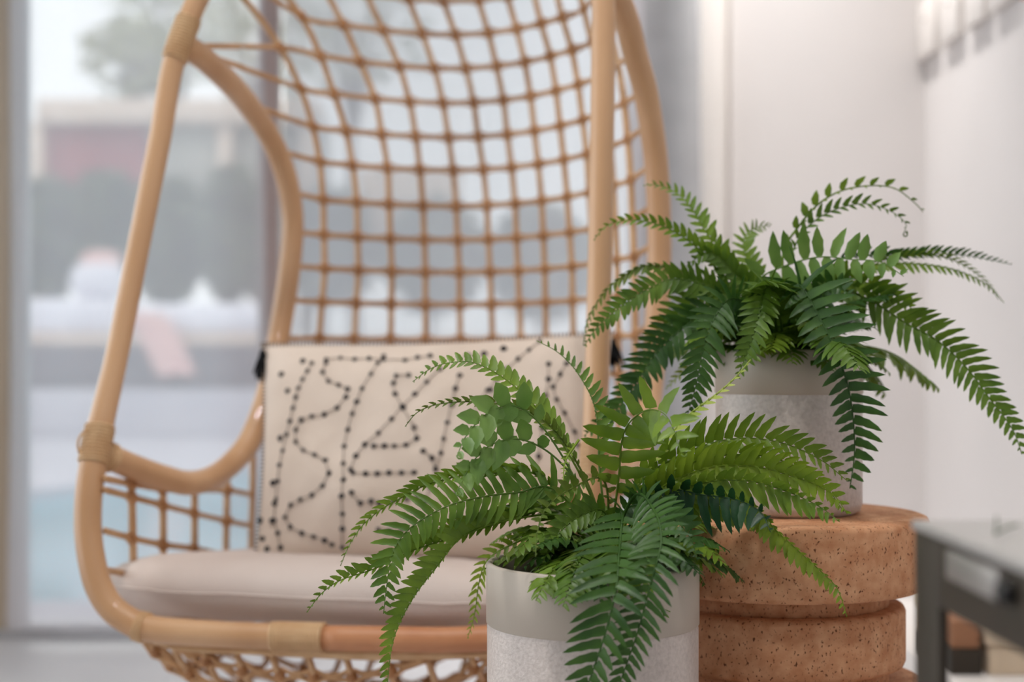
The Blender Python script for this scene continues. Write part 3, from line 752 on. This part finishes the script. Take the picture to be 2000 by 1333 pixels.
# pillow
PT = {'tl': at(512, 672, 2.00), 'tr': at(1196, 648, 1.90), 'bl': at(494, 1114, 1.90), 'br': at(1180, 1116, 1.80)}
pn = (PT['tr'] - PT['tl']).cross(PT['bl'] - PT['tl']).normalized()
if pn.y > 0: pn = -pn
def pil(s, t_, side):
    # edges drawn in between the corners
    s2 = s + .018 * math.sin(math.pi * t_) * (1 - 2 * s) * 1.0; t2 = t_ + .035 * math.sin(math.pi * s) * (1 - 2 * t_) * (1 if t_ > .5 else .75)
    a = PT['tl'].lerp(PT['tr'], s2); b = PT['bl'].lerp(PT['br'], s2)
    q = a.lerp(b, t2)
    e = max(0, 1 - abs(2 * s - 1) ** 3.0) ** .6 * max(0, 1 - abs(2 * t_ - 1) ** 2.6) ** .6
    wr_ = .006 * noise.noise(Vector((s * 5, t_ * 4, side * 3))) * e + .003 * noise.noise(Vector((s * 14, t_ * 9, 7 + side)))* min(1, e * 2)
    return q + pn * side * (.062 * e + wr_ * 1.2)
pl_ = thing('throw_pillow', 'natural linen throw pillow with black dotted embroidery in the chair', 'pillow', tuple((PT['bl'] + PT['br']) / 2))
v = []; f = []; ns, nt_ = 48, 32
for side in (1, -1):
    o_ = len(v)
    for j in range(nt_ + 1):
        for i in range(ns + 1): v.append(pil(i / ns, j / nt_, side))
    for j in range(nt_):
        for i in range(ns):
            q = o_ + j * (ns + 1) + i; g = (q, q + ns + 1, q + ns + 2, q + 1); f.append(g if side > 0 else g[::-1])
obj('pillow_body', v, f, M['pillow'], pl_)
def pst(px, py):
    # photo pixel -> (s,t) on the pillow front
    s, t_ = (px - 505) / 680, (py - 672) / 420
    for _ in range(12):
        q = pil(min(1, max(0, s)), min(1, max(0, t_)), 1); ex = px - (q.x / q.y * F + CX); ey = py - (HY - (q.z - CH) / q.y * F)
        s += ex / 690; t_ += ey / 425
    return s, t_
_k = MB().ball((0, 0, 0), 1, 7, 4).build('knot_stitch', M['stitch']); KNOT = _k.data; bpy.data.objects.remove(_k)
def stitch_line(name, pts, line=True, dots=True, size=.0036):
    pts = [(480 + x / 2.857, 640 + y / 2.857) for x, y in pts]
    P = []
    for q in pts:
        s, t_ = pst(*q)
        if .01 < s < .99 and .01 < t_ < .99: P.append(pil(s, t_, 1) + pn * .0012)
    if not P: return
    for q in P:
        o = bpy.data.objects.new('knot_stitch', KNOT); C.objects.link(o); o.parent = pl_
        o.matrix_parent_inverse = Matrix.Translation(-pl_.location); o.location = q
        o.scale = (size * rnd.uniform(.85, 1.2), .0024, size * rnd.uniform(.8, 1.1)); o.rotation_euler = (0, rnd.uniform(-.5, .5), 0)
    if line and len(P) > 1:
        m2 = MB()
        for a, b in zip(P, P[1:]):
            m2.tube([a.lerp(b, .1) + pn * .0008, a.lerp(b, .5) + pn * .0014, a.lerp(b, .9) + pn * .0008], .0006, 5)
        m2.build('running_stitch', M['stitchline'], pl_)
SL = [
 [(370,200),(345,245),(318,292),(295,340),(280,392),(265,452),(247,525),(228,600),(207,690),(190,770),(180,860),(170,960),(160,1080),(180,1150),(195,1230)],
 [(450,200),(430,250),(462,300),(520,322),(570,345),(560,390),(510,450),(440,487),(370,497),(310,517),(280,572),(280,640),(322,687),(385,712),(445,742),(465,815),(430,885),(370,937),(305,962),(252,992),(220,1060),(250,1115),(315,1150),(380,1170),(440,1190),(482,1215)],
 [(770,160),(738,200),(700,260),(650,342),(620,416),(595,482),(570,572),(550,665),(545,760),(545,852),(535,942),(540,1042),(540,1125),(540,1230)],
 [(1085,235),(1010,305),(945,374),(875,442),(815,512),(740,590),(665,655),(615,718),(585,795)],
 [(600,812),(670,817),(735,817),(800,812),(870,812),(940,810)],
 [(715,662),(775,662),(830,662),(895,657),(955,620),(940,560),(880,450),(835,372),(825,312),(840,270),(910,267)],
 [(1195,268),(1170,342),(1150,432),(1125,532),(1105,622),(1090,702),(1060,792),(1030,890),(1000,980)],
 [(990,690),(1040,730),(1060,790)],
 [(590,922),(640,982),(700,972),(745,985),(820,970),(900,960),(960,940)],
 [(1640,80),(1580,128),(1520,178),(1460,232),(1400,292),(1350,350),(1300,420),(1260,500)],
 [(1690,205),(1690,290),(1675,382),(1665,472),(1655,562),(1645,640),(1635,720),(1620,800),(1610,900)],
 [(1790,200),(1755,262),(1715,332),(1735,402),(1780,477),(1835,582),(1860,660)],
 [(450,180),(530,172),(610,180),(690,176),(770,182),(890,184),(960,170),(1030,160)],
 [(740,1130),(800,1135),(870,1130),(940,1140),(1020,1130)],
 [(1370,350),(1390,430),(1440,520),(1480,600),(1470,700)],
]
for i, l_ in enumerate(SL): stitch_line('s', l_, True)
stitch_line('s', [(320,190),(200,262),(235,355),(195,620),(155,870),(150,1080),(165,985),(95,1180),(85,1080),(1240,160),(1330,150),(1440,120),(1180,920),(1260,900),(80,980),(120,1240)], False, True, .0046)
# overcast seam along the border
sm_ = MB()
for i in range(95):
    s = i / 94
    for t_ in (0.004,): q = pil(s, t_, 1); sm_.tube([q + pn * .002 + Vector((0, 0, .003)), q + pn * .003 + Vector((0, 0, -.006))], .0012, 5)
for i in range(60):
    t_ = i / 59; q = pil(.004, t_, 1); sm_.tube([q + pn * .002 + Vector((-.002, 0, 0)), q + pn * .003 + Vector((.006, 0, 0))], .0012, 5)
sm_.build('edge_stitching', M['stitchline'], pl_)
def tassel(p0, d):
    mb = MB()
    for k in range(26):
        o_ = Vector((rnd.gauss(0, .004), rnd.gauss(0, .003), rnd.gauss(0, .003)))
        mb.tube(spline([p0 + o_ * .3, p0 + d * .5 + o_, p0 + d + o_ * 1.6], 3), .0016, 5)
    mb.ball(p0, .005); mb.build('tassel', M['tassel'], pl_)
tassel(at(513, 690, 1.985), Vector((-.001, -.004, -.034)))
tassel(at(1196, 668, 1.90), Vector((.002, -.002, -.03)))

# ------------------------------------------------------------------ ferns
class Leaflet: pass
class Fern:
    def __init__(s, root, crown, Y):
        s.root = root; s.crown = crown; s.Y = Y; s.fr = []
def prof(t):
    return min(1, .42 + t / .22 * .58) * max(0, 1 - t ** 2.4) ** .75 + .06
def leaflet_mesh(base, d, T, nrm, L, W, droop, cup, blunt):
    e = (T - d * T.dot(d)); e = e.normalized() if e.length > 1e-6 else nrm.cross(d)
    K = 6; ws = [1.05, 1.0, .95, .88, .74, .46, .0] if not blunt else [.52, .84, 1.0, .96, .76, .42, .0]
    v = []; f = []
    for k in range(K + 1):
        s = k / K
        c = base + d * L * s + e * L * .16 * s * s - nrm * L * droop * s * s
        hw = W * .5 * ws[k] * (1 + (.10 if k % 2 else -.06))
        if k == K: v.append(c)
        else:
            v += [c - e * hw + nrm * cup * hw, c - nrm * cup * hw * .2, c + e * hw + nrm * cup * hw]
    for k in range(K - 1):
        a = k * 3; f += [(a, a + 1, a + 4, a + 3), (a + 1, a + 2, a + 5, a + 4)]
    a = (K - 1) * 3; f += [(a, a + 1, a + 3), (a + 1, a + 2, a + 3)]
    return v, f
def add_frond(fern, pts3, n, L, R, fl, fr_, mat_, sweep=22, t0=.12, wfac=.95, droop=.12, cup=.25, blunt=False, rr=.0013, V=None, rank=1.0, seed=0, curl=False):
    """pts3: rachis; L/R leaflet lengths (m) on the screen-left/right hand of travel; fl/fr fold angles (deg) towards the viewer"""
    r_ = random.Random(seed * 31 + len(fern.fr)); n = max(6, int(n * .74))
    P, tot = resample(spline(pts3, 10), 60)
    mb = MB(); mb.tube(P, [rr * (1 - .7 * i / 59) for i in range(60)], 6)
    if curl:
        q = P[-1]; T = (P[-1] - P[-3]).normalized(); S_ = T.cross(Vector((0, 1, 0))).normalized(); c_ = []
        for k in range(16):
            a = k / 15 * 5.0; c_.append(q + T * .0035 * math.sin(a) * (1 - k / 26) + S_ * .003 * (1 - math.cos(a)) * (1 - k / 30))
        mb.tube(c_, .0008, 5)
    lf = []
    for k in range(n):
        t = t0 + (1 - t0) * ((k + .5) / n); i = t * 59; i0 = int(i); q = P[i0].lerp(P[min(59, i0 + 1)], i - i0)
        T = (P[min(59, i0 + 2)] - P[max(0, i0 - 2)]).normalized()
        view = (-q + Vector((0, 0, CH))).normalized() if V is None else V
        perp = view.cross(T)
        if perp.length < .25:
            perp = perp + Vector((1, 0, 0)).cross(T) * .3
        perp.normalize()          # screen-left of travel (T to the right, view to us -> up)
        vv = T.cross(perp).normalized()
        if vv.dot(view) < 0: vv = -vv
        pr_ = prof((t - t0) / (1 - t0))
        spc = tot * (1 - t0) / n
        for sgn, ln, fo in ((1, L, fl), (-1, R, fr_)):
            if ln <= 0: continue
            fo_ = math.radians(fo + r_.uniform(-7, 7)); side = perp * sgn * math.cos(fo_) + vv * math.sin(fo_)
            sw = math.radians(sweep + r_.uniform(-6, 6) + 24 * max(0, (t - .6)))
            d = (side * math.cos(sw) + T * math.sin(sw)).normalized()
            nrm = T.cross(side).normalized()
            if nrm.z < 0 and abs(nrm.z) > .15 or (abs(nrm.z) <= .15 and nrm.dot(view) < 0): nrm = -nrm
            ll = ln * pr_ * r_.uniform(.9, 1.08)
            W = min(spc * wfac * 1.14, ll * (.62 if blunt else .46)) * r_.uniform(.92, 1.06)
            off = T * (spc * .25 * sgn)
            lf.append((ll * W * rank, leaflet_mesh(q + off + side * rr * .3, d, T, nrm, ll, W, droop * r_.uniform(.5, 1.5), cup, blunt)))
    fern.fr.append((mb, lf, mat_))
def finish(fern, limit=300):
    allv = sorted((a for _, lf, _ in fern.fr for a, _ in lf), reverse=True)
    cut = allv[limit] if len(allv) > limit else -1
    for mb, lf, mt in fern.fr:
        for a, (v_, f_) in lf:
            if a <= cut: mb.add(v_, f_)
        fo = mb.build('frond', LEAF[mt], fern.root)
        fo.matrix_parent_inverse = Matrix.Translation(-fern.root.location)
        for a, (v_, f_) in lf:
            if a > cut:
                q = v_[0]; me = bpy.data.meshes.new('leaflet'); me.from_pydata([tuple(x) for x in v_], [], f_); me.update()
                me.polygons.foreach_set('use_smooth', [True] * len(f_)); me.materials.append(LEAF[mt])
                o = bpy.data.objects.new('leaflet', me); C.objects.link(o); o.parent = fo

def px_frond(fern, pts, dY, n, L, R, fl, fr_, mat_, crown=True, bow=1.2, **kw):
    m = fern.Y / F; N = len(pts); P = []
    if crown: pts = [fern.cpx] + pts; N += 1
    for i, q in enumerate(pts):
        t = i / (N - 1)
        Y = fern.Y + (dY * t ** bow if not hasattr(dY, '__len__') else interp([(k / (len(dY) - 1), y) for k, y in enumerate(dY)], t))
        P.append(at(q[0], q[1], Y))
    add_frond(fern, P, n, L * m, R * m, fl, fr_, mat_, **kw)

r1 = thing('fern', 'lush green fern in the foreground pot, in front of the chair', 'fern', (P1X, P1Y, P1Z - .03), 'potted ferns')
f1 = Fern(r1, None, 1.32); f1.cpx = (1190, 1075)
X = lambda *a, **k: px_frond(f1, *a, **k)
# upper left arcs
X([(1150, 960), (1075, 832), (1005, 755), (935, 712), (885, 708), (842, 720), (806, 746)], .05, 34, 30, 44, 40, -35, 'mid', t0=.3, droop=.05, seed=1)
X([(1150, 950), (1090, 850), (1035, 806), (980, 790), (917, 785), (856, 790), (815, 806), (791, 834)], .02, 34, 24, 30, 62, 50, 'olive', t0=.3, seed=2)
X([(1120, 930), (1060, 835), (1010, 795), (965, 800), (932, 826), (908, 856), (893, 890)], -.10, 10, 64, 60, 20, 15, 'sage', t0=.52, blunt=True, wfac=.8, sweep=30, curl=True, seed=3)
X([(1130, 950), (1085, 895), (1040, 866), (1000, 858), (962, 868), (932, 892), (908, 930), (892, 962)], -.09, 10, 62, 60, 15, 25, 'sage', t0=.48, blunt=True, wfac=.8, sweep=30, curl=True, seed=4)
# big left fan
X([(1085, 958), (1010, 963), (948, 970), (885, 985), (833, 1010), (790, 1043), (766, 1085), (756, 1140), (749, 1200)], -.05, 42, 60, 84, 20, -12, 'green', t0=.14, wfac=.72, sweep=18, rank=1.5, seed=5)
X([(1060, 935), (980, 925), (900, 930), (833, 948), (780, 975), (744, 996), (707, 1028), (681, 1068), (665, 1106)], .04, 44, 26, 40, 70, 45, 'mid', t0=.25, seed=6)
X([(1090, 995), (1032, 1005), (959, 1027), (896, 1048), (854, 1060), (796, 1080), (733, 1111), (665, 1134), (628, 1160), (599, 1197)], -.02, 46, 26, 48, 62, 22, 'mid', t0=.2, rank=1.3, seed=7)
X([(1100, 1010), (1000, 1015), (930, 1035), (890, 1060), (854, 1106), (812, 1160), (781, 1216), (765, 1264), (757, 1333), (755, 1370)], -.06, 44, 12, 46, 74, 20, 'mid', t0=.3, rank=1.2, seed=8)
X([(1080, 1040), (996, 1066), (952, 1095), (936, 1137), (927, 1200), (913, 1248)], .10, 26, 24, 28, 35, 30, 'bright', t0=.25, seed=9)
# up
X([(1172, 930), (1169, 870), (1166, 817), (1157, 780), (1138, 744), (1116, 713), (1086, 686), (1048, 666)], .08, 26, 8, 36, 75, 20, 'green', t0=.3, wfac=.9, curl=False, seed=10)
X([(1200, 1000), (1209, 927), (1214, 866), (1228, 828), (1262, 802), (1296, 808), (1317, 843), (1331, 888)], -.12, 15, 82, 82, 8, 8, 'mid', t0=.25, wfac=.72, sweep=10, curl=True, rank=1.2, seed=11)
X([(1250, 940), (1300, 862), (1345, 812), (1400, 770), (1436, 738), (1466, 703)], .03, 22, 8, 30, 60, 60, 'pale', t0=.35, rr=.0022, seed=12)
# right cluster
X([(1250, 945), (1340, 885), (1430, 858), (1520, 864), (1600, 897), (1655, 940)], .02, 34, 66, 46, 25, 40, 'mid', t0=.18, wfac=.8, rank=1.1, seed=13)
X([(1260, 975), (1370, 918), (1470, 912), (1560, 935), (1625, 965), (1655, 1005)], -.04, 32, 66, 56, 35, 20, 'bright', t0=.2, wfac=.8, rank=1.1, seed=14)
X([(1260, 960), (1350, 905), (1450, 888), (1540, 905), (1610, 950), (1648, 1000)], -.02, 36, 52, 60, 45, 15, 'bright', t0=.2, wfac=.75, seed=15)
X([(1280, 985), (1370, 945), (1460, 940), (1540, 962), (1600, 990), (1640, 1020)], -.07, 30, 40, 66, 50, 10, 'mid', t0=.25, wfac=.75, seed=16)
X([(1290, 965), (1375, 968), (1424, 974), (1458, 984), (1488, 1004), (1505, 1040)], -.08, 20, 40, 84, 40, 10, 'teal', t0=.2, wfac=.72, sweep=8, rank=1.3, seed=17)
X([(1400, 960), (1480, 998), (1512, 1033), (1562, 1079), (1611, 1124), (1637, 1154), (1654, 1206)], -.05, 40, 16, 44, 60, 25, 'bright', t0=.3, wfac=1.05, seed=18)
X([(1310, 1000), (1390, 985), (1450, 1000), (1500, 1030), (1530, 1070)], .04, 26, 36, 46, 30, 20, 'green', t0=.2, seed=19)
# front hanging
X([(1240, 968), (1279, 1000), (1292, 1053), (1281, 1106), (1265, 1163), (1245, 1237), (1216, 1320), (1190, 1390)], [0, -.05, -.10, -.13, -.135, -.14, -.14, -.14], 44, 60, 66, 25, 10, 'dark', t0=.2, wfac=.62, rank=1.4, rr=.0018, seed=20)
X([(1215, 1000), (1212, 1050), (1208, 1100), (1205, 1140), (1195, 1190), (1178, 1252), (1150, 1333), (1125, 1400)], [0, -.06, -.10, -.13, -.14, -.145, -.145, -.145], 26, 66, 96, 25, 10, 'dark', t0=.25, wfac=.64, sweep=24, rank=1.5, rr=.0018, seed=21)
X([(1180, 940), (1111, 958), (1066, 995), (1049, 1043), (1046, 1088)], -.13, 22, 22, 34, 55, 30, 'olive', t0=.2, seed=22)
X([(1230, 990), (1300, 1005), (1345, 1045), (1362, 1095)], -.10, 22, 46, 40, 15, 25, 'dark', t0=.2, seed=23)
X([(1180, 1000), (1130, 1010), (1085, 1050), (1060, 1100)], -.06, 20, 34, 40, 30, 20, 'green', t0=.2, seed=24)
X([(1130, 860), (1105, 900), (1100, 940)], -.05, 12, 10, 12, 20, 20, 'bright', crown=False, t0=.1, seed=25)
def fill(fern, cx, cy, Y, n, lmin, lmax, seed, mats, zl=1.0):
    r_ = random.Random(seed); c = at(cx, cy, Y)
    for i in range(n):
        az = 2 * math.pi * (i + r_.uniform(-.3, .3)) / n; el = r_.uniform(.55, 1.25) * zl; L = r_.uniform(lmin, lmax)
        h = Vector((math.cos(az), math.sin(az), 0)); P = [c + h * .008 + Vector((0, 0, -.012))]
        for k in range(1, 6):
            s = k / 5; a = el - s * r_.uniform(1.3, 1.7)
            P.append(P[-1] + (h * math.cos(a) + Vector((0, 0, math.sin(a)))) * L / 5)
        V = Vector((-h.x * .25, -h.y * .25, 1)).normalized()
        add_frond(fern, P, int(L / .0062), L * .25, L * .25, -8, -8, r_.choice(mats), V=V, t0=.15, seed=seed + i, droop=.2)
fill(f1, 1175, 1085, 1.32, 30, .07, .13, 100, ['mid', 'green', 'olive', 'dark', 'mid'])
fill(f1, 1200, 1075, 1.33, 12, .11, .17, 140, ['green', 'mid', 'dark'], 1.1)
finish(f1)

r2_ = thing('fern', 'arching green fern in the smaller pot on the cork stool', 'fern', (P2X, P2Y, P2Z - .03), 'potted ferns')
f2 = Fern(r2_, None, 1.5); f2.cpx = (1535, 690)
X = lambda *a, **k: px_frond(f2, *a, **k)
X([(1480, 600), (1420, 520), (1380, 455), (1354, 412), (1325, 380), (1287, 362), (1256, 362)], .06, 30, 26, 34, 40, 25, 'mid', t0=.25, seed=1)
X([(1490, 610), (1430, 535), (1364, 486), (1325, 457), (1280, 437), (1229, 430), (1184, 442), (1159, 470)], .03, 36, 26, 34, 50, 35, 'mid', t0=.2, seed=2)
X([(1490, 620), (1420, 570), (1330, 530), (1263, 519), (1212, 543), (1173, 582), (1147, 628), (1139, 676)], .03, 40, 30, 24, 55, 68, 'olive', t0=.25, seed=3)
X([(1490, 630), (1420, 575), (1325, 545), (1263, 566), (1212, 600), (1166, 640), (1141, 676)], -.03, 38, 40, 42, 20, 10, 'green', t0=.25, wfac=.8, seed=4)
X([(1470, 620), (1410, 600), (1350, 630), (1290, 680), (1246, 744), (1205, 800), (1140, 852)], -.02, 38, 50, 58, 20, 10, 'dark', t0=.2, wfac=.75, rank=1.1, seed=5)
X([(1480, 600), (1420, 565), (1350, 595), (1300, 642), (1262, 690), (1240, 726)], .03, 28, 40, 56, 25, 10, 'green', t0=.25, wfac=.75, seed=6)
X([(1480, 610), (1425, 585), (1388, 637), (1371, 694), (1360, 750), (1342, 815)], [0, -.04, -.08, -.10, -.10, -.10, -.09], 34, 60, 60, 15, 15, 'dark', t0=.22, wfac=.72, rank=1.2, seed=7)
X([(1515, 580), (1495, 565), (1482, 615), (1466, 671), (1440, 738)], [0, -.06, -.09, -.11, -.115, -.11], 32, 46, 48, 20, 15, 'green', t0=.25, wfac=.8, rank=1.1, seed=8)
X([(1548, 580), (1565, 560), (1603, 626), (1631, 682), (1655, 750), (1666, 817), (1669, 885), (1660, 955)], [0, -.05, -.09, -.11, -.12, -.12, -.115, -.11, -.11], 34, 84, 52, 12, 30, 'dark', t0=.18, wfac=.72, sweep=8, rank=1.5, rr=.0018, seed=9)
X([(1570, 610), (1640, 568), (1705, 590), (1770, 632), (1831, 666), (1887, 718), (1932, 778), (1977, 838), (1996, 888)], -.06, 42, 68, 56, 20, 30, 'green', t0=.2, wfac=.72, rank=1.4, rr=.0017, seed=10)
X([(1530, 560), (1531, 490), (1561, 441), (1596, 401), (1640, 374), (1696, 363), (1747, 368), (1786, 396), (1803, 414)], .05, 17, 30, 10, 30, 60, 'mid', t0=.35, blunt=True, wfac=.72, rr=.0018, seed=11)
X([(1530, 570), (1545, 500), (1574, 447), (1623, 413), (1685, 398), (1738, 412), (1769, 437), (1765, 456)], .02, 22, 30, 20, 35, 55, 'green', t0=.4, wfac=.8, curl=True, seed=12)
X([(1500, 590), (1485, 545), (1550, 514), (1606, 502), (1662, 507), (1719, 512), (1765, 540)], -.09, 17, 70, 64, 8, 8, 'sage', t0=.28, blunt=True, wfac=.72, sweep=4, rank=1.3, seed=13)
X([(1600, 530), (1680, 500), (1758, 502), (1831, 496), (1887, 499), (1935, 508), (1976, 517)], .08, 36, 28, 16, 35, 60, 'dark', t0=.35, seed=14)
X([(1610, 560), (1680, 525), (1736, 515), (1803, 517), (1859, 526), (1904, 543), (1938, 565), (1961, 592)], .05, 38, 14, 26, 65, 45, 'mid', t0=.3, seed=15)
X([(1620, 550), (1740, 505), (1830, 500), (1890, 522), (1930, 555), (1950, 585)], .09, 32, 20, 14, 50, 60, 'mid', t0=.4, seed=16)
X([(1590, 590), (1640, 545), (1700, 555), (1760, 585), (1790, 615)], -.03, 22, 40, 40, 25, 20, 'mid', t0=.2, seed=17)
X([(1480, 560), (1452, 480), (1470, 448), (1506, 440)], .08, 22, 30, 32, 30, 20, 'mid', t0=.3, seed=18)
X([(1500, 600), (1440, 540), (1400, 500), (1370, 500), (1340, 520)], .0, 24, 36, 40, 25, 25, 'green', t0=.2, seed=19)
X([(1560, 620), (1600, 580), (1630, 560), (1660, 575)], -.07, 16, 60, 50, 15, 15, 'dark', t0=.2, seed=20)
X([(1470, 640), (1420, 640), (1340, 720), (1300, 760)], .05, 22, 22, 30, 45, 40, 'bright', t0=.3, seed=21)
fill(f2, 1530, 690, 1.5, 30, .07, .13, 200, ['mid', 'green', 'olive', 'dark', 'mid'], 1.1)
fill(f2, 1520, 690, 1.51, 14, .12, .19, 240, ['green', 'mid', 'dark'], 1.25)
finish(f2)
